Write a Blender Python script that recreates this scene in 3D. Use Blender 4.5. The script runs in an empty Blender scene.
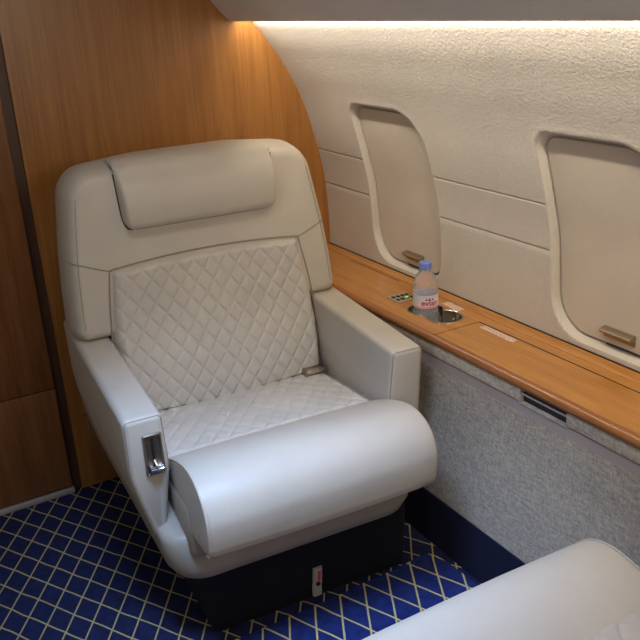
import bpy, bmesh, math, random
from mathutils import Vector, Matrix
random.seed(4)
PI = math.pi
scene = bpy.context.scene
col = scene.collection

# ------------------------------------------------------------------ materials
def new_mat(name):
    m = bpy.data.materials.new(name); m.use_nodes = True
    nt = m.node_tree
    return m, nt, nt.nodes, nt.links, nt.nodes['Principled BSDF']

def coords(nt, scale=(1, 1, 1), rot=(0, 0, 0), kind='Object'):
    tc = nt.nodes.new('ShaderNodeTexCoord'); mp = nt.nodes.new('ShaderNodeMapping')
    mp.inputs['Scale'].default_value = scale; mp.inputs['Rotation'].default_value = rot
    nt.links.new(tc.outputs[kind], mp.inputs['Vector'])
    return mp.outputs['Vector']

def noise(nt, vec, scale, detail=3, rough=0.55):
    n = nt.nodes.new('ShaderNodeTexNoise'); n.inputs['Scale'].default_value = scale
    n.inputs['Detail'].default_value = detail; n.inputs['Roughness'].default_value = rough
    nt.links.new(vec, n.inputs['Vector'])
    return n.outputs['Fac']

def ramp(nt, fac, stops):
    r = nt.nodes.new('ShaderNodeValToRGB')
    e = r.color_ramp.elements
    while len(e) < len(stops): e.new(0.5)
    for el, (p, c) in zip(e, stops):
        el.position = p; el.color = (*c, 1)
    nt.links.new(fac, r.inputs['Fac'])
    return r.outputs['Color']

def bump(nt, height, bsdf, strength=0.2, dist=0.002):
    b = nt.nodes.new('ShaderNodeBump'); b.inputs['Strength'].default_value = strength
    b.inputs['Distance'].default_value = dist
    nt.links.new(height, b.inputs['Height']); nt.links.new(b.outputs['Normal'], bsdf.inputs['Normal'])

def math_node(nt, op, a, b=None, c=None):
    n = nt.nodes.new('ShaderNodeMath'); n.operation = op
    for i, v in enumerate((a, b, c)):
        if v is None: continue
        if isinstance(v, (int, float)): n.inputs[i].default_value = v
        else: nt.links.new(v, n.inputs[i])
    return n.outputs[0]

def leather(name, c, rough=0.38):
    m, nt, N, Lk, p = new_mat(name)
    v = coords(nt)
    f = noise(nt, v, 9, 3)
    Lk.new(ramp(nt, f, [(0.3, tuple(x * 0.94 for x in c)), (0.7, tuple(min(1, x * 1.04) for x in c))]), p.inputs['Base Color'])
    p.inputs['Roughness'].default_value = rough
    p.inputs['Specular IOR Level'].default_value = 0.45
    vo = N.new('ShaderNodeTexVoronoi'); vo.inputs['Scale'].default_value = 420
    Lk.new(v, vo.inputs['Vector'])
    mix = math_node(nt, 'MULTIPLY_ADD', noise(nt, v, 35, 3), 1.5, vo.outputs['Distance'])
    bump(nt, mix, p, 0.13, 0.0012)
    return m

def wood(name, dark, mid, light, scale, rough=0.3, coat=0.15, stretch=1.0):
    m, nt, N, Lk, p = new_mat(name)
    v = coords(nt, scale)
    f1 = noise(nt, v, 6 * stretch, 6, 0.62)
    f2 = noise(nt, v, 34 * stretch, 4, 0.6)
    f = math_node(nt, 'MULTIPLY_ADD', f2, 0.45, math_node(nt, 'MULTIPLY', f1, 0.6))
    Lk.new(ramp(nt, f, [(0.36, dark), (0.52, mid), (0.68, light)]), p.inputs['Base Color'])
    p.inputs['Roughness'].default_value = rough
    p.inputs['Coat Weight'].default_value = coat; p.inputs['Coat Roughness'].default_value = 0.2
    bump(nt, f2, p, 0.05, 0.001)
    return m

def plain(name, c, rough=0.5, metal=0.0, emit=None, estr=0.0):
    m, nt, N, Lk, p = new_mat(name)
    f = noise(nt, coords(nt), 60, 2)
    Lk.new(ramp(nt, f, [(0.2, tuple(x * 0.94 for x in c)), (0.8, c)]), p.inputs['Base Color'])
    p.inputs['Roughness'].default_value = rough; p.inputs['Metallic'].default_value = metal
    if emit:
        p.inputs['Emission Color'].default_value = (*emit, 1); p.inputs['Emission Strength'].default_value = estr
    return m

def carpet(name, node, v1, v2, base, base2, gold, width):
    m, nt, N, Lk, p = new_mat(name)
    tc = N.new('ShaderNodeTexCoord')
    warp = N.new('ShaderNodeTexNoise'); warp.inputs['Scale'].default_value = 14; warp.inputs['Detail'].default_value = 1
    Lk.new(tc.outputs['Object'], warp.inputs['Vector'])
    s = N.new('ShaderNodeSeparateXYZ'); Lk.new(tc.outputs['Object'], s.inputs[0])
    w = math_node(nt, 'MULTIPLY_ADD', warp.outputs['Fac'], 0.005, -0.0025)
    x = math_node(nt, 'ADD', math_node(nt, 'SUBTRACT', s.outputs['X'], node[0]), w)
    y = math_node(nt, 'ADD', math_node(nt, 'SUBTRACT', s.outputs['Y'], node[1]), w)
    det = v1[0] * v2[1] - v2[0] * v1[1]
    a = math_node(nt, 'ADD', math_node(nt, 'MULTIPLY', x, v2[1] / det), math_node(nt, 'MULTIPLY', y, -v2[0] / det))
    b = math_node(nt, 'ADD', math_node(nt, 'MULTIPLY', x, -v1[1] / det), math_node(nt, 'MULTIPLY', y, v1[0] / det))
    da = math_node(nt, 'PINGPONG', a, 0.5); db = math_node(nt, 'PINGPONG', b, 0.5)
    d = math_node(nt, 'MINIMUM', da, db)
    fine = noise(nt, tc.outputs['Object'], 700, 2)
    d2 = math_node(nt, 'ADD', d, math_node(nt, 'MULTIPLY_ADD', fine, 0.05, -0.025))
    line = math_node(nt, 'LESS_THAN', d2, width)
    bc = ramp(nt, noise(nt, tc.outputs['Object'], 45, 4), [(0.3, base), (0.7, base2)])
    mix = N.new('ShaderNodeMix'); mix.data_type = 'RGBA'
    Lk.new(line, mix.inputs['Factor']); Lk.new(bc, mix.inputs['A']); mix.inputs['B'].default_value = (*gold, 1)
    Lk.new(mix.outputs['Result'], p.inputs['Base Color'])
    p.inputs['Roughness'].default_value = 0.9; p.inputs['Specular IOR Level'].default_value = 0.1
    p.inputs['Sheen Weight'].default_value = 0.08; p.inputs['Sheen Tint'].default_value = (0.25, 0.35, 1, 1)
    bump(nt, fine, p, 0.5, 0.003)
    return m

def suede(name, c, fine=260, strength=0.35, sheen=0.15):
    m, nt, N, Lk, p = new_mat(name)
    v = coords(nt)
    f = noise(nt, v, 5, 4); g = noise(nt, v, fine, 3, 0.6)
    h = math_node(nt, 'MULTIPLY_ADD', g, 0.5, math_node(nt, 'MULTIPLY', f, 0.5))
    Lk.new(ramp(nt, h, [(0.3, tuple(x * 0.86 for x in c)), (0.7, c)]), p.inputs['Base Color'])
    p.inputs['Roughness'].default_value = 0.85; p.inputs['Sheen Weight'].default_value = sheen; p.inputs['Specular IOR Level'].default_value = 0.2
    bump(nt, g, p, strength, 0.004)
    return m

def tweed(name, lo, hi):
    m, nt, N, Lk, p = new_mat(name)
    v = coords(nt, (1, 0.45, 2.0), (0.12, 0, 0)); v2 = coords(nt, (1, 2.4, 0.6), (0.3, 0, 0))
    a = noise(nt, v, 120, 3, 0.75); b = noise(nt, v2, 130, 3, 0.75)
    h = math_node(nt, 'MULTIPLY_ADD', a, 0.52, math_node(nt, 'MULTIPLY', b, 0.48))
    Lk.new(ramp(nt, h, [(0.38, lo), (0.62, hi)]), p.inputs['Base Color'])
    p.inputs['Roughness'].default_value = 0.9
    bump(nt, h, p, 0.7, 0.003)
    return m

M = {}
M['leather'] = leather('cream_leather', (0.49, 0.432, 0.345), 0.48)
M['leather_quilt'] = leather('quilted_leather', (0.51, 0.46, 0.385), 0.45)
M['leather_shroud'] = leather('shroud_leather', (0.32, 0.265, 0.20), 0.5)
M['seam'] = plain('seam_thread', (0.26, 0.22, 0.17), 0.8)
M['dark_seam'] = plain('dark_seam', (0.05, 0.042, 0.033), 0.8)
M['bulkhead_wood'] = wood('bulkhead_wood', (0.27, 0.108, 0.022), (0.36, 0.150, 0.032), (0.44, 0.195, 0.047), (7, 7, 0.22), 0.36, 0.08)
M['cabinet_wood'] = wood('cabinet_wood', (0.16, 0.06, 0.017), (0.23, 0.088, 0.026), (0.30, 0.118, 0.037), (6, 6, 0.28), 0.4, 0.05)
M['recess_wood'] = wood('recess_wood', (0.07, 0.030, 0.013), (0.09, 0.04, 0.017), (0.11, 0.05, 0.021), (6, 6, 0.28), 0.45, 0.0)
M['plinth_wood'] = wood('plinth_wood', (0.17, 0.068, 0.017), (0.24, 0.1, 0.026), (0.3, 0.13, 0.036), (6, 6, 0.4), 0.4, 0.05)
M['ledge_wood'] = wood('ledge_wood', (0.36, 0.145, 0.028), (0.47, 0.20, 0.042), (0.56, 0.26, 0.065), (7, 0.35, 7), 0.3, 0.3)
M['ledge_edge'] = wood('ledge_edge_wood', (0.2, 0.07, 0.02), (0.3, 0.11, 0.03), (0.38, 0.16, 0.045), (7, 0.35, 7), 0.28, 0.4)
M['dark_line'] = plain('dark_gap', (0.03, 0.014, 0.008), 0.8)
M['black'] = plain('black_plastic', (0.012, 0.012, 0.013), 0.45)
M['suede'] = suede('cream_suede', (0.665, 0.605, 0.51), 150, 0.34)
M['shade'] = suede('shade_cloth', (0.64, 0.56, 0.45), 300, 0.15)
M['ceiling'] = suede('soffit_suede', (0.76, 0.71, 0.64), 200, 0.12)
M['tweed'] = tweed('grey_tweed', (0.39, 0.325, 0.235), (0.80, 0.69, 0.525))
M['mauve'] = leather('mauve_trim_leather', (0.56, 0.45, 0.385), 0.55)
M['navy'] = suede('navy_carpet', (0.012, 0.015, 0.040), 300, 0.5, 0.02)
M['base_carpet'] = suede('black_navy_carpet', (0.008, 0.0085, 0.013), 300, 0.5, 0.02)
M['carpet'] = carpet('lattice_carpet', (0.379, 2.149), (-0.0335, -0.0517), (0.0305, -0.0515), (0.009, 0.012, 0.04), (0.016, 0.02, 0.06), (0.40, 0.32, 0.13), 0.035)
M['mat'] = carpet('lit_lattice_runner', (0.998, 1.44), (-0.036, -0.071), (0.0315, -0.0715), (0.012, 0.02, 0.10), (0.02, 0.035, 0.16), (0.62, 0.5, 0.2), 0.035)  # lit look put into the colour: brighter blue and gold than the floor
M['steel'] = plain('brushed_steel', (0.62, 0.58, 0.5), 0.22, 1.0)
M['panel'] = plain('switch_plate', (0.42, 0.36, 0.26), 0.35, 0.2)
M['chrome'] = plain('chrome', (0.85, 0.85, 0.87), 0.08, 1.0)
M['bronze'] = plain('bronze_metal', (0.36, 0.30, 0.215), 0.32, 0.9)
M['bronze_dark'] = plain('dark_bronze_metal', (0.16, 0.125, 0.09), 0.4, 0.8)
M['strip_metal'] = plain('pale_metal', (0.55, 0.46, 0.40), 0.5, 0.3)
M['cap'] = plain('blue_cap', (0.17, 0.24, 0.62), 0.35)
M['red'] = plain('red_print', (0.62, 0.03, 0.07), 0.5)
M['pink'] = plain('pink_print', (0.80, 0.30, 0.36), 0.5)
M['blue'] = plain('blue_print', (0.04, 0.07, 0.42), 0.5)
M['white_label'] = plain('white_label', (0.78, 0.74, 0.77), 0.45)
M['green_led'] = plain('green_led', (0.2, 0.7, 0.02), 0.4, 0, (0.35, 1.0, 0.02), 1.2)
M['tag_cloth'] = plain('tag_webbing', (0.42, 0.37, 0.31), 0.8)
M['glow'] = plain('light_strip_lens', (0.9, 0.85, 0.75), 0.5, 0, (1.0, 0.86, 0.66), 6.0)

def placard_mat():
    m, nt, N, Lk, p = new_mat('placard_print')
    tc = N.new('ShaderNodeTexCoord')
    s = N.new('ShaderNodeSeparateXYZ'); Lk.new(tc.outputs['Object'], s.inputs[0])
    rows = math_node(nt, 'PINGPONG', math_node(nt, 'MULTIPLY', s.outputs['X'], 150.0), 0.5)
    n = noise(nt, coords(nt, (150, 420, 1)), 1.0, 1)
    ink = math_node(nt, 'MULTIPLY', math_node(nt, 'GREATER_THAN', rows, 0.24), math_node(nt, 'GREATER_THAN', n, 0.46))
    Lk.new(ramp(nt, ink, [(0.0, (0.72, 0.55, 0.47)), (1.0, (0.46, 0.26, 0.18))]), p.inputs['Base Color'])
    p.inputs['Roughness'].default_value = 0.5
    return m
M['placard'] = placard_mat()

def pet():
    m, nt, N, Lk, p = new_mat('clear_plastic_with_water')
    p.inputs['Base Color'].default_value = (0.90, 0.93, 1.0, 1)
    p.inputs['Transmission Weight'].default_value = 0.82
    p.inputs['Roughness'].default_value = 0.03; p.inputs['IOR'].default_value = 1.24
    bump(nt, noise(nt, coords(nt), 55, 2), p, 0.25, 0.004)
    return m
M['pet'] = pet()

# ------------------------------------------------------------------ mesh helpers
def make(name, bm, mat, parent=None, smooth=True, kind=None):
    bmesh.ops.recalc_face_normals(bm, faces=bm.faces[:])
    me = bpy.data.meshes.new(name); bm.to_mesh(me); bm.free()
    me.materials.append(mat)
    if smooth:
        for p in me.polygons: p.use_smooth = True
        try: me.set_sharp_from_angle(angle=math.radians(42))
        except Exception: pass
    o = bpy.data.objects.new(name, me); col.objects.link(o)
    if parent: o.parent = parent
    if kind: o['kind'] = kind
    return o

def thing(name, label, cat, loc=(0, 0, 0), rz=0, group=None, kind=None):
    o = bpy.data.objects.new(name, None); col.objects.link(o)
    o.empty_display_size = 0.05
    o.location = loc; o.rotation_euler = (0, 0, rz)
    if kind: o['kind'] = kind
    if label: o['label'] = label
    if cat: o['category'] = cat
    if group: o['group'] = group
    return o

def tag(o, label, cat, group=None):
    o['label'] = label; o['category'] = cat
    if group: o['group'] = group
    return o

def loft(bm, rings, cap0=True, cap1=True, closed=True):
    vs = [[bm.verts.new(p) for p in r] for r in rings]
    n = len(rings[0])
    for a, b in zip(vs, vs[1:]):
        for i in range(n if closed else n - 1):
            j = (i + 1) % n
            bm.faces.new((a[i], a[j], b[j], b[i]))
    if cap0: bm.faces.new(vs[0])
    if cap1: bm.faces.new(vs[-1][::-1])
    return bm

def fillet(pts, r, n=5):
    """round the corners of a convex 2-D polygon; r is a radius or a list of them"""
    out = []; k = len(pts)
    for i in range(k):
        p = Vector(pts[i]); a = Vector(pts[i - 1]) - p; b = Vector(pts[(i + 1) % k]) - p
        la, lb = a.length, b.length; a.normalize(); b.normalize()
        ri = r[i] if isinstance(r, (list, tuple)) else r
        ang = a.angle(b)
        if ang > PI - 0.02 or ri <= 0:
            for t in range(n + 1): out.append((p + (a if t < n / 2 else b) * 0.0005 * abs(t - n / 2)).to_tuple())
            continue
        d = min(ri / math.tan(ang / 2), la * 0.48, lb * 0.48); rr = d * math.tan(ang / 2)
        c = p + (a + b).normalized() * (rr / math.sin(ang / 2))
        s = p + a * d - c; e = p + b * d - c
        tot = s.angle(e); sgn = 1 if s.x * e.y - s.y * e.x > 0 else -1
        for t in range(n + 1):
            th = sgn * tot * t / n
            out.append((c.x + s.x * math.cos(th) - s.y * math.sin(th), c.y + s.x * math.sin(th) + s.y * math.cos(th)))
    return out

def inset(pts, d):
    """move each vertex of a closed 2-D polygon inward by d (outward if negative)"""
    k = len(pts); area = sum(pts[i][0] * pts[(i + 1) % k][1] - pts[(i + 1) % k][0] * pts[i][1] for i in range(k))
    s = 1 if area > 0 else -1; out = []
    for i in range(k):
        t = Vector(pts[(i + 1) % k]) - Vector(pts[i - 1])
        if t.length < 1e-9: out.append(pts[i]); continue
        t.normalize(); nrm = Vector((-t.y, t.x)) * s
        out.append((pts[i][0] + nrm.x * d, pts[i][1] + nrm.y * d))
    return out

def slab(bm, outline, profile, fn, cap0=True, cap1=True):
    loft(bm, [[fn(p[0], p[1], off) for p in inset(outline, ins)] for ins, off in profile], cap0, cap1)
    return bm

def rbox(bm, lo, hi, r=0.003, n=3):
    """box with rounded vertical edges and softened top and bottom"""
    o = fillet([(lo[0], lo[1]), (hi[0], lo[1]), (hi[0], hi[1]), (lo[0], hi[1])], r, n)
    q = min(r, (hi[2] - lo[2]) * 0.4) * 0.7
    prof = [(q, lo[2]), (q * 0.3, lo[2] + q * 0.3), (0, lo[2] + q), (0, hi[2] - q), (q * 0.3, hi[2] - q * 0.3), (q, hi[2])]
    return slab(bm, o, prof, lambda a, b, c: (a, b, c))

def box(bm, lo, hi):
    v = [bm.verts.new((x, y, z)) for z in (lo[2], hi[2]) for (x, y) in ((lo[0], lo[1]), (hi[0], lo[1]), (hi[0], hi[1]), (lo[0], hi[1]))]
    for f in ((0, 3, 2, 1), (4, 5, 6, 7), (0, 1, 5, 4), (1, 2, 6, 5), (2, 3, 7, 6), (3, 0, 4, 7)):
        bm.faces.new([v[i] for i in f])
    return bm

def tube(bm, pts, r, n=6, cyc=False):
    pts = [Vector(p) for p in pts]; rings = []
    for i, p in enumerate(pts):
        a = pts[i - 1] if (i or cyc) else p; b = pts[(i + 1) % len(pts)] if (i < len(pts) - 1 or cyc) else p
        t = (b - a).normalized()
        u = t.cross(Vector((0.31, 0.47, 0.83))).normalized(); w = t.cross(u)
        rings.append([p + (u * math.cos(2 * PI * k / n) + w * math.sin(2 * PI * k / n)) * r for k in range(n)])
    if cyc: rings.append(rings[0])
    return loft(bm, rings, not cyc, not cyc)

def lathe(bm, prof, c=(0, 0, 0), n=40, cap0=True, cap1=True):
    return loft(bm, [[(c[0] + r * math.cos(2 * PI * k / n), c[1] + r * math.sin(2 * PI * k / n), c[2] + z) for k in range(n)] for r, z in prof], cap0, cap1)

def grid(bm, nu, nv, fn):
    vs = [[bm.verts.new(fn(i / nu, j / nv)) for j in range(nv + 1)] for i in range(nu + 1)]
    for i in range(nu):
        for j in range(nv):
            bm.faces.new((vs[i][j], vs[i + 1][j], vs[i + 1][j + 1], vs[i][j + 1]))
    return vs

def interp(t, xs, ys):
    if t <= xs[0]: return ys[0]
    for a, b, c, d in zip(xs, xs[1:], ys, ys[1:]):
        if t <= b: return c + (d - c) * (t - a) / (b - a)
    return ys[-1]

def crom(pts, sub=6):
    """smooth open polyline"""
    out = []
    for i in range(len(pts) - 1):
        p0 = Vector(pts[max(i - 1, 0)]); p1 = Vector(pts[i]); p2 = Vector(pts[i + 1]); p3 = Vector(pts[min(i + 2, len(pts) - 1)])
        for k in range(sub):
            t = k / sub
            out.append(tuple(0.5 * ((2 * p1) + (p2 - p0) * t + (2 * p0 - 5 * p1 + 4 * p2 - p3) * t * t + (3 * p1 - p0 - 3 * p2 + p3) * t ** 3)))
    out.append(tuple(pts[-1]))
    return out

def sstep(a, b, x):
    t = max(0, min(1, (x - a) / (b - a))); return t * t * (3 - 2 * t)

# ------------------------------------------------------------------ the seat
def make_seat():
    root = thing('cabin_seat', 'x', 'seat')
    # --- backrest shell, leaning back; the front plane is y = yb(z)
    yb = lambda z: 0.400 + 0.1525 * (z - 0.6)
    bm = bmesh.new()
    out = fillet([(-0.333, 0.607), (0.333, 0.607), (0.3285, 0.70), (0.319, 0.80), (0.294, 0.970), (0.12, 0.986), (-0.12, 0.986), (-0.294, 0.970), (-0.319, 0.80), (-0.3285, 0.70)],
                 [0.02, 0.02, 0.3, 0.3, 0.062, 0.4, 0.4, 0.062, 0.3, 0.3], 8)
    slab(bm, out, [(0.0175, 0.0), (0.008, 0.0022), (0.0, 0.009), (-0.006, 0.02), (-0.013, 0.045), (-0.017, 0.08), (-0.014, 0.12), (-0.004, 0.15), (0.017, 0.17)],
         lambda a, b, o: (a, yb(b) + o, b))
    core = fillet([(-0.258, 0.36), (0.258, 0.36), (0.258, 0.64), (-0.258, 0.64)], 0.02, 5)
    slab(bm, core, [(0.012, 0.012), (0, 0.03), (0, 0.15), (0.012, 0.17)], lambda a, b, o: (a, yb(b) + o, b))
    back = make('backrest', bm, M['leather'], root)
    for s in (-1, 1):
        bm = bmesh.new()
        tube(bm, [(s * x, yb(z) - e, z) for x, z, e in ((0.238, 0.757, 0.0006), (0.262, 0.765, 0.0004), (0.29, 0.776, 0.0004), (0.312, 0.785, -0.0006), (0.322, 0.787, -0.010), (0.332, 0.788, -0.045))], 0.0015)
        make('seam_stitching', bm, M['seam'], back)
        bm = bmesh.new()
        tube(bm, [(s * x, yb(z) + 0.0010, z) for x, z in ((0.321, 0.63), (0.3185, 0.70), (0.3145, 0.75), (0.3095, 0.80), (0.296, 0.895), (0.2905, 0.93))], 0.0007)
        make('seam_stitching', bm, M['seam'], back)
    # --- headrest pillow, wrapping over the top
    bm = bmesh.new()
    cache = {}
    def SM(p):
        if 'p' not in cache: cache['p'] = crom(p, 8)
        return cache['p']
    def pil(u, v):
        U, V = 2 * u - 1, 2 * v - 1
        # path up the front, over the top and down behind: (height, depth)
        path = [(0.0, 0.846, 0.012), (0.03, 0.8445, 0.0), (0.06, 0.846, -0.012), (0.11, 0.852, -0.0235), (0.20, 0.868, -0.033), (0.38, 0.905, -0.0395), (0.56, 0.945, -0.036), (0.68, 0.971, -0.017), (0.77, 0.989, -0.004), (0.85, 0.999, 0.020), (0.92, 1.002, 0.048), (1.0, 0.997, 0.10)]
        path = SM(path)
        ts = [p[0] for p in path]
        z = interp(v, ts, [p[1] for p in path]); off = interp(v, ts, [p[2] for p in path])
        hw = interp(z, [0.845, 0.93, 1.01], [0.1915, 0.1945, 0.197])
        cr = 0.030 * (1 - math.sqrt(max(0, 1 - (1 - min(1, (z - 0.8445) / 0.030)) ** 2))) if z < 0.8745 and v < 0.3 else 0
        a = abs(U)
        # edges dive into the shell
        uu = math.sin(a * PI / 2) if a > 0 else 0
        x = math.copysign(hw * (0.25 * uu + 0.75 * min(1, a * 1.035)) , U) * (1 - cr / hw * a ** 6)
        dive = (max(0, a - 0.90) / 0.10) ** 2.2
        up = sstep(0.72, 0.9, v)
        o = off * (1 - dive) + (0.012 if v < 0.75 else off) * dive
        return (x, yb(z) + o, z - dive * 0.010 * up)
    pr_ = crom([(0, 0), (1, 1)], 1)
    grid(bm, 110, 110, pil)
    hr = make('headrest', bm, M['leather'], root)
    sm = hr.modifiers.new('soften', 'SMOOTH'); sm.factor = 0.5; sm.iterations = 6
    bm = bmesh.new()
    pts = [(-0.1965, 0.975), (-0.1955, 0.95), (-0.194, 0.90), (-0.192, 0.872), (-0.186, 0.853), (-0.172, 0.8455), (-0.10, 0.8445), (0, 0.8445), (0.10, 0.8445), (0.172, 0.8455), (0.186, 0.853), (0.192, 0.872), (0.194, 0.90), (0.1955, 0.95), (0.1965, 0.975)]
    tube(bm, [(x, yb(z) - 0.0002, z) for x, z in crom(pts, 4)], 0.0022)
    make('headrest_seam', bm, M['dark_seam'], back)
    # --- quilted leather
    CX, CZ = 0.0215, 0.029
    def puff(x, z):
        p = (x / CX + z / CZ) / 2; q = (x / CX - z / CZ) / 2
        a = abs(p - round(p)); b = abs(q - round(q))
        g = (1 - math.exp(-(a / 0.085) ** 1.5)) * (1 - math.exp(-(b / 0.085) ** 1.5))
        return 0.72 * g + 0.28 * abs(math.sin(PI * p) * math.sin(PI * q))
    bm = bmesh.new()
    def qb(u, v):
        U, V = 2 * u - 1, 2 * v - 1
        x = U * math.sqrt(1 - 0.10 * V * V); z = V * math.sqrt(1 - 0.14 * U * U)
        zz = 0.583 + z * 0.188
        xx = x * (0.268 - 0.018 * (zz - 0.4) / 0.36) * 1.02
        e = max(abs(U) ** 1.0, abs(V) ** 1.0)
        edge = 1 - sstep(0.90, 1.0, e)
        low = 0.020 * math.exp(-((zz - 0.48) / 0.12) ** 2)
        off = -0.012 * edge ** 0.5 - low * edge ** 0.5 - 0.0035 * puff(xx, zz) * (0.5 + 0.5 * edge) + 0.012 * (1 - edge) ** 3
        return (xx, yb(zz) + off, zz)
    grid(bm, 340, 270, qb)
    make('back_cushion', bm, M['leather_quilt'], root)
    bm = bmesh.new()
    ed = []
    for k in range(41): ed.append((0.0, k / 40))
    for k in range(1, 61): ed.append((k / 60, 1.0))
    for k in range(1, 41): ed.append((1.0, 1 - k / 40))
    pts = []
    for u, v in ed:
        x, y, z = qb(u, v); pts.append((x * 1.004, yb(z) + 0.0006, z + (0.002 if v > 0.97 else 0)))
    tube(bm, pts, 0.0024)
    make('cushion_seam', bm, M['seam'], back)
    bm = bmesh.new()
    def qs(u, v):
        x = (2 * u - 1) * 0.263; y = 0.055 + v * 0.36
        z = interp(v, [0, 0.1, 0.5, 0.9, 1], [0.426, 0.434, 0.422, 0.406, 0.40])
        ed = 1 - sstep(0.9, 1.0, abs(2 * u - 1))
        return (x, y, z - 0.012 * (1 - ed) + 0.0032 * puff(x, y * 1.0) * (0.3 + 0.7 * ed))
    grid(bm, 340, 230, qs)
    make('seat_cushion', bm, M['leather_quilt'], root)
    # --- front bolster, a fat roll ahead of the cushion
    prof = crom([(0.088, 0.425), (0.075, 0.436), (0.03, 0.457), (-0.03, 0.479), (-0.085, 0.489), (-0.130, 0.481), (-0.163, 0.457), (-0.180, 0.420), (-0.181, 0.385), (-0.176, 0.352)], 5) + \
        [(-0.170, 0.338), (-0.15, 0.330), (-0.10, 0.326), (0.0, 0.324), (0.08, 0.335), (0.092, 0.36), (0.092, 0.40)]
    bm = bmesh.new()
    rings = []
    for x, ins in ((-0.254, 0.010), (-0.2532, 0.005), (-0.250, 0.0012), (-0.242, 0.0), (-0.18, -0.0015), (-0.08, -0.003), (0.03, -0.003), (0.13, -0.0025), (0.22, -0.001), (0.257, 0.001), (0.264, 0.004), (0.268, 0.009), (0.270, 0.016), (0.2705, 0.024)):
        rings.append([(x, -0.045 + (a + 0.045) * (1 - ins / 0.135), 0.405 + (b - 0.405) * (1 - ins / 0.08)) for a, b in prof])
    loft(bm, rings)
    bol = make('front_bolster', bm, M['leather'], root)
    bm = bmesh.new()
    tube(bm, [(-0.2522, a, b) for a, b in inset(prof, 0.001)[:48]], 0.0019)
    make('piping', bm, M['leather'], bol)
    # --- armrests
    for s in (-1, 1):
        bm = bmesh.new(); rings = []
        def sect(y):
            k = sstep(0.0, 0.42, y)
            zt = 0.580 + 0.05 * y; zb = 0.268 + 0.235 * y
            pts = [(-0.347, zt), (-0.266, zt), (-0.259, 0.46 + 0.03 * k), (-0.268 - (0.016 if s < 0 else 0.0) * (1 - k), zb), (-(0.303 if s < 0 else 0.325) - (0.033 if s < 0 else 0.012) * k, zb), (-0.345, (0.44 if s < 0 else 0.40) + 0.02 * k)]
            f = fillet(pts, [0.014, 0.012, 0.15, 0.014, 0.03, 0.2], 6)
            if s > 0: f = [(-a, b) for a, b in f]
            return f
        spec = [(0.0, 0.0115), (0.0008, 0.0085), (0.003, 0.0045), (0.007, 0.0012), (0.013, 0.0)] + [(0.03 + 0.052 * i, 0.0) for i in range(11)] + [(0.590, 0.003), (0.600, 0.007), (0.605, 0.011)]
        for y, ins in spec:
            lean = 0.03 * (1 - min(1, y / 0.25))
            rings.append([(a, y + lean * max(0, (0.56 - b)) / 0.28 * 0.9, b) for a, b in inset(sect(max(y, 0)), ins)])
        loft(bm, rings)
        arm = make('armrest', bm, M['leather'], root)
        bm = bmesh.new()
        st = [(a, 0.0032 + 0.03 * max(0, (0.56 - b)) / 0.28 * 0.9, b) for a, b in inset(sect(0.0), 0.0035)]
        cut = next(i for i, p in enumerate(st) if p[2] < 0.31)
        st = [p for p in st[cut:] + st[:cut] if p[2] > 0.36]
        tube(bm, st, 0.0009)
        make('arm_stitching', bm, M['seam'], arm)
        bm = bmesh.new(); tube(bm, [(s * 0.3462, y, 0.570 + 0.05 * y) for y in (0.012, 0.1, 0.2, 0.3, 0.4)], 0.0008)
        make('arm_stitching', bm, M['seam'], arm)
        if s < 0:
            # recline lever in its bezel on the arm's front face
            yf = lambda z: 0.0 + 0.03 * max(0, 0.56 - z) / 0.28 * 0.9
            bez = fillet([(-0.3115, 0.444), (-0.2715, 0.444), (-0.2725, 0.541), (-0.3125, 0.541)], 0.004, 3)
            bm = bmesh.new()
            slab(bm, bez, [(0.0, 0.004), (0.0, -0.0035), (0.0012, -0.005), (0.0040, -0.005), (0.0052, -0.0035), (0.0054, 0.002)], lambda a, b, o: (a, yf(b) + o, b), False, False)
            pan = make('recline_control', bm, M['bronze'], arm)
            bm = bmesh.new()
            slab(bm, bez, [(0.0045, 0.004), (0.0045, -0.0012)], lambda a, b, o: (a, yf(b) + o, b))
            make('control_plate', bm, M['bronze_dark'], arm)
            bm = bmesh.new()
            box(bm, (-0.2945, yf(0.50) - 0.006, 0.478), (-0.2905, yf(0.5) + 0.003, 0.530))
            make('lever_slot', bm, M['black'], arm)
            bm = bmesh.new()
            yl = yf(0.468)
            loft(bm, [[(x, yl + dy, z + dz) for dy, dz in ((-0.002, -0.007), (-0.018, -0.004), (-0.019, 0.000), (-0.015, 0.004), (-0.002, 0.006))] for x, z in ((-0.3045, 0.465), (-0.291, 0.4645), (-0.278, 0.465))])
            tube(bm, [(-0.2915, yl - 0.001, 0.486), (-0.2915, yl - 0.009, 0.482), (-0.2912, yl - 0.015, 0.472), (-0.291, yl - 0.016, 0.464)], 0.0032, 8)
            make('recline_lever', bm, M['chrome'], arm)
            bm = bmesh.new()
            box(bm, (-0.3055, yf(0.455) - 0.005, 0.4495), (-0.278, yf(0.455) + 0.001, 0.4555))
            make('control_lip', bm, M['bronze'], arm)
    # --- shroud (pan under the seat)
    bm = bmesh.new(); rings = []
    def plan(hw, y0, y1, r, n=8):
        return fillet([(-hw, y0), (hw, y0), (hw, y1), (-hw, y1)], r, n)
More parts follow.
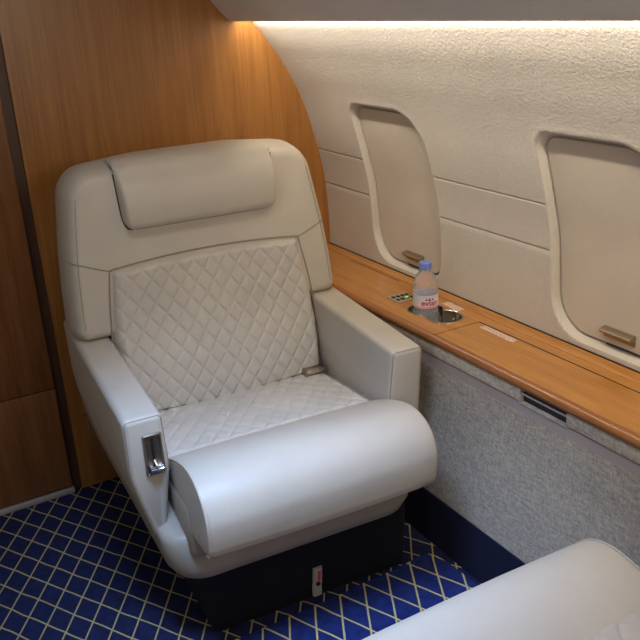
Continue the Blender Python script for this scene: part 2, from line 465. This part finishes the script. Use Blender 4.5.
    for hw, y0, y1, z, r in ((0.225, 0.02, 0.46, 0.192, 0.04), (0.250, -0.022, 0.50, 0.187, 0.055), (0.268, -0.034, 0.515, 0.190, 0.065), (0.283, -0.046, 0.53, 0.199, 0.07),
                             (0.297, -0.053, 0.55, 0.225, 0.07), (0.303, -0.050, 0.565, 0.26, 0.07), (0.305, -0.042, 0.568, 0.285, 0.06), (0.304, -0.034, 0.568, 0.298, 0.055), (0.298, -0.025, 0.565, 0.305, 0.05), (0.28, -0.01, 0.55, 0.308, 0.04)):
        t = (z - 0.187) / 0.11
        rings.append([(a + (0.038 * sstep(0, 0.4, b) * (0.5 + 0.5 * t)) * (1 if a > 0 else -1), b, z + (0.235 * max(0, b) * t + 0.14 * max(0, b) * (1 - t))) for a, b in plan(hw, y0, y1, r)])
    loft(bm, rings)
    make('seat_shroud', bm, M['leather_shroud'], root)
    bm = bmesh.new()   # inner support between shroud and cushions
    rbox(bm, (-0.258, -0.07, 0.27), (0.258, 0.55, 0.392), 0.02, 4)
    make('seat_frame', bm, M['leather_shroud'], root)
    # --- carpeted base
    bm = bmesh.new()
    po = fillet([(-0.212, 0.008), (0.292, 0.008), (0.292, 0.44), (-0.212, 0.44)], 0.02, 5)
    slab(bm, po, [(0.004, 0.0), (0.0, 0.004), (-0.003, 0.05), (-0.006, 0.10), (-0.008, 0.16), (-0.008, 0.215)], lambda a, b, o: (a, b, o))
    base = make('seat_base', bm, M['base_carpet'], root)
    # pull tab hanging on the base front
    bm = bmesh.new()
    yt = 0.0
    loft(bm, [[(x + dx, yt + dy, z) for dx, dy in ((-0.0115, 0.004), (-0.0115, -0.001), (-0.009, -0.004), (0.009, -0.004), (0.0115, -0.001), (0.0115, 0.004))] for x, z in ((0.043, 0.012), (0.0435, 0.04), (0.045, 0.044), (0.047, 0.075), (0.0475, 0.088))])
    pt = make('pull_tab', bm, M['tag_cloth'], base)
    bm = bmesh.new()
    loft(bm, [[(x + dx, yt - 0.0065 + dy, z) for dx, dy in ((-0.003, 0.003), (-0.003, 0), (0.003, 0), (0.003, 0.003))] for x, z in ((0.0475, 0.055), (0.049, 0.080))])
    make('pull_tab_flag', bm, M['red'], base)
    bm = bmesh.new()
    n = 14
    loft(bm, [[(0.0445 + 0.006 * math.cos(2 * PI * k / n), y, 0.046 + 0.006 * math.sin(2 * PI * k / n)) for k in range(n)] for y in (yt - 0.003, yt - 0.0055)])
    make('pull_tab_hole', bm, M['black'], base)
    # --- seat belt buckle lying in the corner
    bm = bmesh.new()
    c = Vector((0.222, 0.338, 0.418))
    def bk(a, b, z):
        ca, sa = math.cos(0.05), math.sin(0.05)
        return (c.x + a * ca - b * sa, c.y + a * sa + b * ca, c.z + z)
    o2 = fillet([(-0.029, -0.017), (0.027, -0.017), (0.029, 0.02), (-0.029, 0.02)], 0.004, 3)
    slab(bm, o2, [(0.002, -0.006), (0, -0.003), (0, 0.008), (0.002, 0.0105), (0.006, 0.0115)], bk)
    bu = make('belt_buckle', bm, M['bronze'], root)
    bm = bmesh.new()
    slab(bm, fillet([(-0.026, -0.0235), (0.026, -0.0235), (0.026, -0.0175), (-0.026, -0.0175)], 0.002, 2), [(0.0005, 0.004), (0, 0.006), (0, 0.0095), (0.001, 0.0115)], bk)
    make('buckle_lip', bm, M['steel'], bu)
    bm = bmesh.new()
    loft(bm, [[(c.x + a, c.y + y, c.z + z + dz) for a, dz in ((-0.022, -0.0015), (0.022, -0.0015), (0.022, 0.0015), (-0.022, 0.0015))] for y, z in ((0.015, 0.001), (0.04, -0.001), (0.075, -0.004))])
    make('belt_webbing', bm, M['tag_cloth'], root)
    return root

def copy_tree(o, parent=None):
    c = o.copy(); col.objects.link(c)
    if parent: c.parent = parent
    for ch in o.children: copy_tree(ch, c)
    return c

seat = make_seat()
seat.location = (0.7046, 1.465, 0); seat.rotation_euler = (0, 0, -math.radians(3.325))
seat['label'] = 'cream leather armchair-style cabin seat with quilted back, in front of the wood bulkhead'
seat['group'] = 'facing cabin seats'
seat2 = copy_tree(seat)
seat2.location = (0.676, 0.683, 0); seat2.rotation_euler = (0, 0, PI - math.radians(0.5))
for ch in seat2.children:
    if ch.name.startswith('seat_cushion'): ch.location = (0, -0.074, 0.030)
seat2['label'] = 'opposite cream seat of which only the smooth front roll and a cushion corner show'

# ------------------------------------------------------------------ room shell
YB = 2.284; Y0 = -0.35
XW = 1.104
bm = bmesh.new(); box(bm, (-0.9, Y0, -0.02), (XW + 0.02, YB + 0.02, 0.0))
make('floor', bm, M['carpet'], None, False, 'structure')
# loose carpet runner in front of the seat base
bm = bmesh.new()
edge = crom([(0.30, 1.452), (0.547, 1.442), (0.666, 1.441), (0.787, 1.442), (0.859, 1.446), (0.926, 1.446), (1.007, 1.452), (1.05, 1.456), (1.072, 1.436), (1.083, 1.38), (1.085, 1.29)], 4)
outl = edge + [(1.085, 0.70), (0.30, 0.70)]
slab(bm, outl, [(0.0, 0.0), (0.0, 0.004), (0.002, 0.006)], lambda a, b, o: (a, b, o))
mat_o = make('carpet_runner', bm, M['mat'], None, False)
tag(mat_o, 'navy carpet runner with gold lattice, coloured as if brightly lit, laid on the floor between the two seats', 'carpet')

# bulkhead and the wood around it
bm = bmesh.new(); box(bm, (0.408, YB, 0.0), (1.42, YB + 0.03, 1.72))
make('wall_front', bm, M['bulkhead_wood'], None, False, 'structure')
bm = bmesh.new(); box(bm, (0.370, YB + 0.010, 0.0), (0.410, YB + 0.03, 1.72))
make('trim_1', bm, M['recess_wood'], None, False, 'structure')
bm = bmesh.new(); rbox(bm, (0.445, YB - 0.035, 0.028), (1.10, YB + 0.002, 0.236), 0.004)
make('trim_2', bm, M['plinth_wood'], None, True, 'structure')
cab = thing('cabinet', 'dark wood cabinet front with a horizontal seam, left of the bulkhead', 'cabinet', (-0.2, YB, 0))
for nm, z0, z1 in (('lower_door', 0.022, 0.338), ('upper_door', 0.341, 1.72)):
    bm = bmesh.new(); rbox(bm, (-0.69, -0.006, z0), (0.580, 0.03, z1), 0.003)
    make(nm, bm, M['cabinet_wood'], cab)
bm = bmesh.new(); box(bm, (-0.69, 0.006, 0.0), (0.578, 0.035, 1.72)); make('carcass', bm, M['recess_wood'], cab, False)
bm = bmesh.new(); rbox(bm, (-0.69, -0.012, 0.0), (0.584, 0.006, 0.016), 0.003); make('threshold_strip', bm, M['strip_metal'], cab)

# curved side wall with two recessed windows
WZ = [0.56, 0.60, 0.65, 0.713, 0.80, 0.856, 0.92, 0.975, 1.027, 1.075, 1.117, 1.165, 1.205, 1.24, 1.27, 1.30, 1.34, 1.38]
WX = [1.298, 1.300, 1.301, 1.300, 1.293, 1.284, 1.268, 1.253, 1.237, 1.217, 1.195, 1.167, 1.139, 1.113, 1.088, 1.074, 1.062, 1.056]
_w = crom(list(zip(WZ, WX)), 6)
wz = [p[0] for p in _w]; wx = [p[1] for p in _w]
wall = lambda z: interp(z, wz, wx)
WINS = [(1.7065, 2.026), (0.9865, 1.306)]; WB, WT = 0.604, 1.053
def rrect_sd(y, z, y0, y1, z0, z1):
    # corner radii differ: top far small, top near large, bottom far large, bottom near medium
    cy, cz = (y0 + y1) / 2, (z0 + z1) / 2
    top, far = z > cz, y > cy
    r = (0.045 if far else 0.105) if top else (0.095 if far else 0.06)
    qy = abs(y - cy) - (y1 - y0) / 2 + r; qz = abs(z - cz) - (z1 - z0) / 2 + r
    return math.hypot(max(qy, 0), max(qz, 0)) + min(max(qy, qz), 0) - r
def win_sd(y, z, d=0):
    return min(rrect_sd(y, z, a, b, WB, WT) for a, b in WINS)
SE = (0.786, 0.8915)
ys = []
y = Y0
while y < YB:
    ys.append(y); near = any(a - 0.03 < y < a + 0.03 or b - 0.03 < y < b + 0.03 for a, b in WINS)
    y += 0.0028 if near else 0.008
ys.append(YB + 0.001)
zs = []
z = 0.56
while z < 1.38:
    zs.append(z)
    if any(abs(z - s) < 0.007 for s in SE): z += 0.0009
    elif z < 0.70 or 0.96 < z < 1.07: z += 0.0032
    else: z += 0.007
zs.append(1.38)
bm = bmesh.new()
rows = []
for y in ys:
    r = []
    for z in zs:
        sd = win_sd(y, z)
        x = wall(z)
        x += 0.028 * (1 - sstep(-0.008, 0.002, sd)) - 0.0007 * math.exp(-((sd - 0.008) / 0.006) ** 2)
        if sd > 0.004:
            for s in SE: x += 0.0032 * math.exp(-((z - s) / 0.0016) ** 2) * sstep(0.004, 0.009, sd)
        r.append(bm.verts.new((x, y, z)))
    rows.append(r)
for a, b in zip(rows, rows[1:]):
    for i in range(len(zs) - 1): bm.faces.new((a[i], b[i], b[i + 1], a[i + 1]))
w = make('wall_right', bm, M['suede'], None, True, 'structure')

# window shades
for i, (a, b) in enumerate(WINS):
    wn = thing('window_%d' % (i + 1), None, None, (wall(0.83), (a + b) / 2, 0.83), 0, None, 'structure')
    ox, oy, oz = wn.location
    bm = bmesh.new()
    # a curved panel that fills the opening a little behind the rim
    N = 120; loops = []
    cy, cz = (a + b) / 2, (WB + WT) / 2
    def edge_r(th, ins):
        lo, hi = 0, 0.4
        for _ in range(26):
            m = (lo + hi) / 2
            if rrect_sd(cy + m * math.cos(th), cz + m * math.sin(th), a, b, WB, WT) < -ins: lo = m
            else: hi = m
        return lo
    er = [edge_r(2 * PI * k / N, 0.0105) for k in range(N)]
    def pt(k, f, dx):
        th = 2 * PI * k / N; y = cy + er[k] * f * math.cos(th); z = cz + er[k] * f * math.sin(th)
        return (wall(z) + dx - ox, y - oy, z - oz)
    rings = [[pt(k, f, dx) for k in range(N)] for f, dx in ((1.0, 0.034), (1.0, 0.020), (0.992, 0.0175), (0.95, 0.017), (0.8, 0.017), (0.6, 0.017), (0.4, 0.017), (0.2, 0.017), (0.02, 0.017))]
    loft(bm, rings, False, True)
    make('window_shade', bm, M['shade'], wn)
    bm = bmesh.new(); tube(bm, [pt(k, 1.006, 0.0185) for k in range(46, 92)], 0.0020, 6)  # dark tube drawn in for the shadowed gap along the panel's far edge
    make('gap_shadow_line', bm, M['dark_seam'], wn)
    bm = bmesh.new()
    hy = cy - 0.022 - oy
    z0 = 0.644 - oz; xs = wall(0.644) + 0.017 - ox
    loft(bm, [[(xs + dx, yy, z0 + dz) for dx, dz in ((0.004, -0.016), (-0.002, -0.015), (-0.003, -0.004), (-0.017, -0.002), (-0.018, 0.002), (-0.012, 0.006), (0.0, 0.0085), (0.004, 0.0085))] for yy in (hy - 0.041, hy - 0.040, hy + 0.040, hy + 0.041)])
    make('shade_pull', bm, M['bronze'], wn)

# ceiling soffit
prof = crom([(1.030, 1.34), (1.0335, 1.300), (1.0335, 1.282), (1.030, 1.2765), (1.024, 1.2765), (1.014, 1.2815), (0.990, 1.306), (0.966, 1.335), (0.92, 1.395), (0.85, 1.47), (0.75, 1.55), (0.62, 1.62), (0.40, 1.68), (0.0, 1.71), (-0.5, 1.71), (-0.9, 1.71)], 6)
bm = bmesh.new()
loft(bm, [[(a, y, b) for a, b in prof + [(-0.9, 1.76), (0.45, 1.74), (1.0, 1.45), (1.07, 1.385), (1.07, 1.375), (1.035, 1.375)]] for y in (Y0, 0.4, 1.0, 1.6, YB)], False, False)
make('ceiling', bm, M['ceiling'], None, True, 'structure')
ls = None
bm = bmesh.new(); rbox(bm, (1.008, Y0 + 0.05, 1.352), (1.022, YB - 0.02, 1.360), 0.002)

# ------------------------------------------------------------------ side ledge and the panelling below
ZT = 0.582
bm = bmesh.new(); box(bm, (XW, Y0, 0.145), (XW + 0.03, YB, 0.503))
make('wall_lower_right', bm, M['tweed'], None, False, 'structure')
bm = bmesh.new(); box(bm, (XW - 0.004, Y0, 0.0), (XW + 0.02, YB, 0.146))
make('baseboard_right', bm, M['navy'], None, False, 'structure')

led = thing('side_ledge', 'long orange wood side ledge under the two windows, with padded grey front', 'ledge', (XW, 0, ZT))
# wood top with the figure-eight hole for the cup holder
C1, C2, RC = (1.189 - XW, 1.623), (1.1935 - XW, 1.553), 0.0425
def eight(r, n=36):
    dx, dy = C2[0] - C1[0], C2[1] - C1[1]; d = math.hypot(dx, dy); th = math.atan2(dy, dx)
    h = math.acos(min(1, d / 2 / r))
    pts = []
    for c, t0 in ((C1, th), (C2, th + PI)):
        for k in range(n + 1):
            a = t0 + h + (2 * PI - 2 * h) * k / n
            pts.append((c[0] + r * math.cos(a), c[1] + r * math.sin(a)))
    return pts
RC2 = 0.0440
hole = eight(RC2)
bm = bmesh.new()
x0, x1, ya, yb_ = 0.006, 0.198, Y0, YB
def loop(pts, z):
    vs = [bm.verts.new((p[0], p[1], z)) for p in pts]
    return vs, [bm.edges.new((vs[i], vs[(i + 1) % len(vs)])) for i in range(len(vs))]
rect = [(x0, ya), (x1, ya), (x1, yb_), (x0, yb_)]
v1, e1 = loop(rect, 0.0); v2, e2 = loop(hole, 0.0)
bmesh.ops.triangle_fill(bm, edges=e1 + e2, use_beauty=True)
v3 = [bm.verts.new((p[0], p[1], -0.016)) for p in hole]
for i in range(len(hole)):
    j = (i + 1) % len(hole); bm.faces.new((v2[i], v2[j], v3[j], v3[i]))
make('wood_top', bm, M['ledge_wood'], led, False)
bm = bmesh.new()   # bullnose front edge
ep = crom([(0.012, -0.0005), (0.004, 0.0), (-0.004, -0.002), (-0.0095, -0.007), (-0.011, -0.013), (-0.0085, -0.0185), (-0.003, -0.021), (0.012, -0.021)], 4)
loft(bm, [[(a, y, b) for a, b in ep] for y in (Y0, YB)])
make('front_edge', bm, M['ledge_edge'], led)
bm = bmesh.new()   # wood strip and cove against the wall
cp = [(0.166, -0.002), (0.166, 0.0012), (0.168, 0.0028), (0.176, 0.0032), (0.186, 0.0036), (0.190, 0.006), (0.200, 0.007), (0.200, -0.002)]
loft(bm, [[(a, y, b) for a, b in cp] for y in (Y0, YB)])
make('wall_strip', bm, M['ledge_wood'], led)
bm = bmesh.new(); tube(bm, [(0.1945, Y0, 0.0068), (0.1945, YB, 0.0068)], 0.0024); make('wall_joint', bm, M['dark_line'], led)
bm = bmesh.new()   # dark joints around the two lids
for (xa, xb, y_a, y_b) in ((0.1330, 0.1365, Y0, 1.477), (0.0, 0.136, 1.4755, 1.4772), (0.1585, 0.1605, 1.845, 2.10)):
    box(bm, (xa, y_a, -0.004), (xb, y_b, 0.0004))
make('lid_joint', bm, M['dark_line'], led, False)
def strip(name, y_a, y_b, pts, mat, parent):
    bm = bmesh.new(); q = fillet(pts, 0.006, 4)
    loft(bm, [[(a, y, b) for a, b in inset(q, i)] for y, i in ((y_a, 0.004), (y_a + 0.001, 0.001), (y_a + 0.004, 0), (y_b - 0.004, 0), (y_b - 0.001, 0.001), (y_b, 0.004))])
    return make(name, bm, mat, parent)
PS = [(-0.004, -0.054), (0.03, -0.054), (0.03, -0.021), (-0.004, -0.021)]
strip('padded_strip', Y0, 1.053, PS, M['tweed'], led)
strip('padded_strip', 1.180, YB, PS, M['tweed'], led)
bm = bmesh.new(); box(bm, (0.0005, Y0, -0.079), (0.03, YB, -0.0555)); make('trim_band', bm, M['mauve'], led, False)
bm = bmesh.new()
box(bm, (0.0065, Y0, -0.0815), (0.02, YB, -0.078)); make('trim_joint', bm, M['dark_line'], led, False)
bm = bmesh.new(); box(bm, (0.007, 1.045, -0.06), (0.05, 1.19, -0.018)); 
sl = make('vent_slot', bm, M['black'], led, False)
bm = bmesh.new(); rbox(bm, (-0.002, 1.054, -0.0345), (0.004, 1.179, -0.0310), 0.001); make('vent_slat', bm, M['mauve'], sl)
bm = bmesh.new()
loft(bm, [[(a, y, b) for a, b in ((-0.003, -0.0555), (-0.003, -0.0545), (0.008, -0.0520), (0.008, -0.0555))] for y in (1.046, 1.188)])
make('slot_sill', bm, M['tweed'], sl, False)

# double cup holder
cup = thing('cup_holder', 'double stainless steel cup holder sunk into the wood ledge beneath the bottle', 'cup holder', (XW, 0, ZT))
bm = bmesh.new()
rings = []
for r, z in ((RC2 + 0.0035, 0.0002), (RC2 + 0.0030, 0.0016), (RC2 + 0.0005, 0.0020), (RC2 - 0.0012, 0.0008), (RC2 - 0.0014, -0.002)):
    rings.append([(p[0], p[1], z) for p in eight(r)])
loft(bm, rings, False, False)
make('rim', bm, M['steel'], cup)
bm = bmesh.new()
i8 = eight(RC2 - 0.0012)
loft(bm, [[(p[0], p[1], 0.0) for p in i8], [(p[0], p[1], -0.044) for p in i8], [(p[0], p[1], -0.046) for p in eight(RC2 - 0.003)]], False, True)
make('well', bm, M['steel'], cup)

# bottle
bt = thing('water_bottle', 'small clear water bottle with blue cap and pink-red label standing in the cup holder', 'bottle', (XW + C1[0], C1[1], ZT - 0.0455))
prof = [(0.0, 0.003), (0.012, 0.002), (0.024, 0.0), (0.0285, 0.003), (0.0305, 0.009), (0.0308, 0.030), (0.0298, 0.034), (0.0308, 0.038), (0.0302, 0.055), (0.0302, 0.088), (0.0308, 0.090), (0.0312, 0.098), (0.0310, 0.108), (0.0285, 0.121), (0.0235, 0.134), (0.0180, 0.1445), (0.0140, 0.151), (0.0125, 0.154), (0.0125, 0.160), (0.0, 0.160)]
bm = bmesh.new()
pr = crom([(r, z) for r, z in prof[2:-2]], 3)
lathe(bm, pr, (0, 0, 0), 48)
make('bottle_body', bm, M['pet'], bt)
bm = bmesh.new(); n = 60
rings = []
for r, z in ((0.0146, 0.153), (0.0152, 0.1535), (0.0152, 0.1675), (0.0148, 0.1695), (0.0138, 0.1705), (0.004, 0.1708)):
    rings.append([((r + (0.0004 if (k % 2 and 0.1532 < z < 0.168) else 0)) * math.cos(2 * PI * k / n), (r + (0.0004 if (k % 2 and 0.1532 < z < 0.168) else 0)) * math.sin(2 * PI * k / n), z) for k in range(n)])
loft(bm, rings)
make('cap', bm, M['cap'], bt)
RL = 0.0316
bm = bmesh.new(); lathe(bm, [(RL, 0.058), (RL, 0.092)], (0, 0, 0), 56, False, False)
lab = make('bottle_label', bm, M['white_label'], bt)
bm = bmesh.new(); lathe(bm, [(RL + 0.0002, 0.0585), (RL + 0.0002, 0.0630)], (0, 0, 0), 56, False, False)
make('label_band', bm, M['pink'], lab)
# the side that looks at the aisle; lettering wraps the round body
A0 = math.atan2(-1.623, -1.189) + 0.34
def wrap(u, z, r): a = A0 + u / r; return (r * math.cos(a), r * math.sin(a), z)
cu = bpy.data.curves.new('letters', 'FONT'); cu.body = 'evian'; cu.size = 0.0215; cu.align_x = 'CENTER'; cu.resolution_u = 4; cu.offset = 0.0006
to = bpy.data.objects.new('letters', cu); col.objects.link(to)
dg = bpy.context.evaluated_depsgraph_get()
me = bpy.data.meshes.new_from_object(to.evaluated_get(dg))
bpy.data.objects.remove(to)
bm = bmesh.new(); bm.from_mesh(me); bpy.data.meshes.remove(me)
for v in bm.verts: v.co = wrap(v.co.x, 0.0660 + v.co.y, RL + 0.0003)
make('lettering', bm, M['red'], lab, False)
bm = bmesh.new()
def patch(poly):
    bm.faces.new([bm.verts.new(wrap(u, z, RL + 0.0003)) for u, z in poly])
for u0, hgt in ((-0.0085, 0.006), (-0.001, 0.0075), (0.0075, 0.006)):
    patch([(u0 - 0.0042, 0.0795), (u0 + 0.0042, 0.0795), (u0 + 0.002, 0.0795 + hgt * 0.55), (u0, 0.0795 + hgt), (u0 - 0.0016, 0.0795 + hgt * 0.6)])
make('mountain_mark', bm, M['blue'], lab, False)
bm = bmesh.new()
for k in range(-5, 6):
    patch([(k * 0.0030 - 0.0009, 0.0868), (k * 0.0030 + 0.0011, 0.0868), (k * 0.0030 + 0.0011, 0.0884), (k * 0.0030 - 0.0009, 0.0884)])
make('label_small_print', bm, M['pink'], lab, False)

# switch panel
sp = thing('switch_panel', 'metal switch panel with black buttons and one lit green, left of the bottle', 'switch panel', (1.1925, 1.729, ZT), math.radians(-1.5))
bm = bmesh.new(); rbox(bm, (-0.031, -0.030, -0.001), (0.031, 0.031, 0.0022), 0.002); make('plate', bm, M['panel'], sp)
for i in range(4):
    for j in range(2):
        cx = -0.0205 + i * 0.0137; cy = -0.011 + (1 - j) * 0.023 - 0.0005
        bm = bmesh.new(); rbox(bm, (cx - 0.0044, cy - 0.0068, 0.0015), (cx + 0.0044, cy + 0.0068, 0.0036), 0.0014)
        bt_ = make('button', bm, M['black'], sp)
        if i == 2 and j == 1:
            bm = bmesh.new(); rbox(bm, (cx - 0.0036, cy - 0.0005, 0.003), (cx + 0.0036, cy + 0.0055, 0.0042), 0.0012)
            make('button_light', bm, M['green_led'], bt_)['label'] = 'lit green lamp'
# placards
for pts, lb in (([(1.240, 1.563), (1.265, 1.563), (1.268, 1.631), (1.246, 1.631)], 'small pale printed placard between the cup holder and the wall'),
                ([(1.212, 1.333), (1.232, 1.335), (1.2335, 1.447), (1.2165, 1.449)], 'long pale printed placard on the ledge lid beside the dark joint')):
    cx = sum(p[0] for p in pts) / 4; cy = sum(p[1] for p in pts) / 4
    bm = bmesh.new()
    slab(bm, fillet([(a - cx, b - cy) for a, b in pts], 0.0015, 2), [(0, -0.0005), (0, 0.0007), (0.0004, 0.0009)], lambda a, b, o: (a, b, o))
    o = make('placard', bm, M['placard'], None, False); o.location = (cx, cy, ZT)
    tag(o, lb, 'placard', 'placards on the ledge')

# ------------------------------------------------------------------ lights
def area(name, loc, target, size, size_y, energy, color, spread=None):
    l = bpy.data.lights.new(name, 'AREA'); l.shape = 'RECTANGLE'; l.size = size; l.size_y = size_y
    l.energy = energy; l.color = color
    if spread: l.spread = spread
    o = bpy.data.objects.new(name, l); col.objects.link(o); o.location = loc
    o.rotation_euler = (Vector(target) - Vector(loc)).to_track_quat('-Z', 'Y').to_euler()
    return o
bm.free() if bm.is_valid else None
# cove light hidden behind the soffit edge, washing down the wall
cv = bpy.data.lights.new('cove_light', 'AREA'); cv.shape = 'RECTANGLE'; cv.size = 0.014; cv.size_y = YB - Y0 - 0.03
cv.energy = 7.2; cv.color = (1.0, 0.90, 0.77)
co = bpy.data.objects.new('cove_light', cv); col.objects.link(co)
co.location = (1.0465, (YB + Y0) / 2, 1.298); co.rotation_euler = (0, math.radians(-48), 0)
def spot(name, loc, target, deg, energy, color, radius, blend=0.7):
    l = bpy.data.lights.new(name, 'SPOT'); l.energy = energy; l.color = color; l.spot_size = math.radians(deg); l.spot_blend = blend
    l.shadow_soft_size = radius
    o = bpy.data.objects.new(name, l); col.objects.link(o); o.location = loc
    o.rotation_euler = (Vector(target) - Vector(loc)).to_track_quat('-Z', 'Y').to_euler()
spot('ceiling_downlight', (0.40, 1.00, 1.66), (0.47, 1.20, 0.0), 76, 235, (0.37, 0.57, 1.0), 0.22, 1.0)
spot('reading_downlight', (0.42, 1.42, 1.66), (0.62, 1.86, 0.80), 60, 9, (0.86, 0.90, 1.0), 0.05, 1.0)
area('aft_fill_light', (0.80, -0.22, 1.44), (0.72, 1.9, 0.72), 0.5, 0.35, 7.0, (1.0, 0.89, 0.74))  # added fill, no known fixture; throws the seat's shadow left and back
area('cabin_window_light', (-0.85, 0.7, 1.2), (0.7, 1.3, 0.5), 0.5, 0.9, 2.5, (0.75, 0.83, 1.0))
wd = bpy.data.worlds.new('cabin_ambient'); scene.world = wd; wd.use_nodes = True
bgn = wd.node_tree.nodes['Background']; bgn.inputs['Color'].default_value = (1.0, 0.88, 0.72, 1); bgn.inputs['Strength'].default_value = 0.20

# ------------------------------------------------------------------ camera
cam = bpy.data.cameras.new('camera'); cam.sensor_width = 36; cam.lens = 850 / 640 * 36; cam.clip_start = 0.02
cobj = bpy.data.objects.new('camera', cam); col.objects.link(cobj)
yaw, pitch, roll = 0.49946, 0.36828, -0.05964
f = Vector((math.sin(yaw) * math.cos(pitch), math.cos(yaw) * math.cos(pitch), -math.sin(pitch)))
r = Vector((math.cos(yaw), -math.sin(yaw), 0)); u = r.cross(f)
r2 = r * math.cos(roll) + u * math.sin(roll); u2 = u * math.cos(roll) - r * math.sin(roll)
cobj.matrix_world = Matrix(((r2.x, u2.x, -f.x, 0), (r2.y, u2.y, -f.y, 0), (r2.z, u2.z, -f.z, 1.34), (0, 0, 0, 1)))
scene.camera = cobj
scene.view_settings.view_transform = 'Standard'
scene.view_settings.look = 'None'
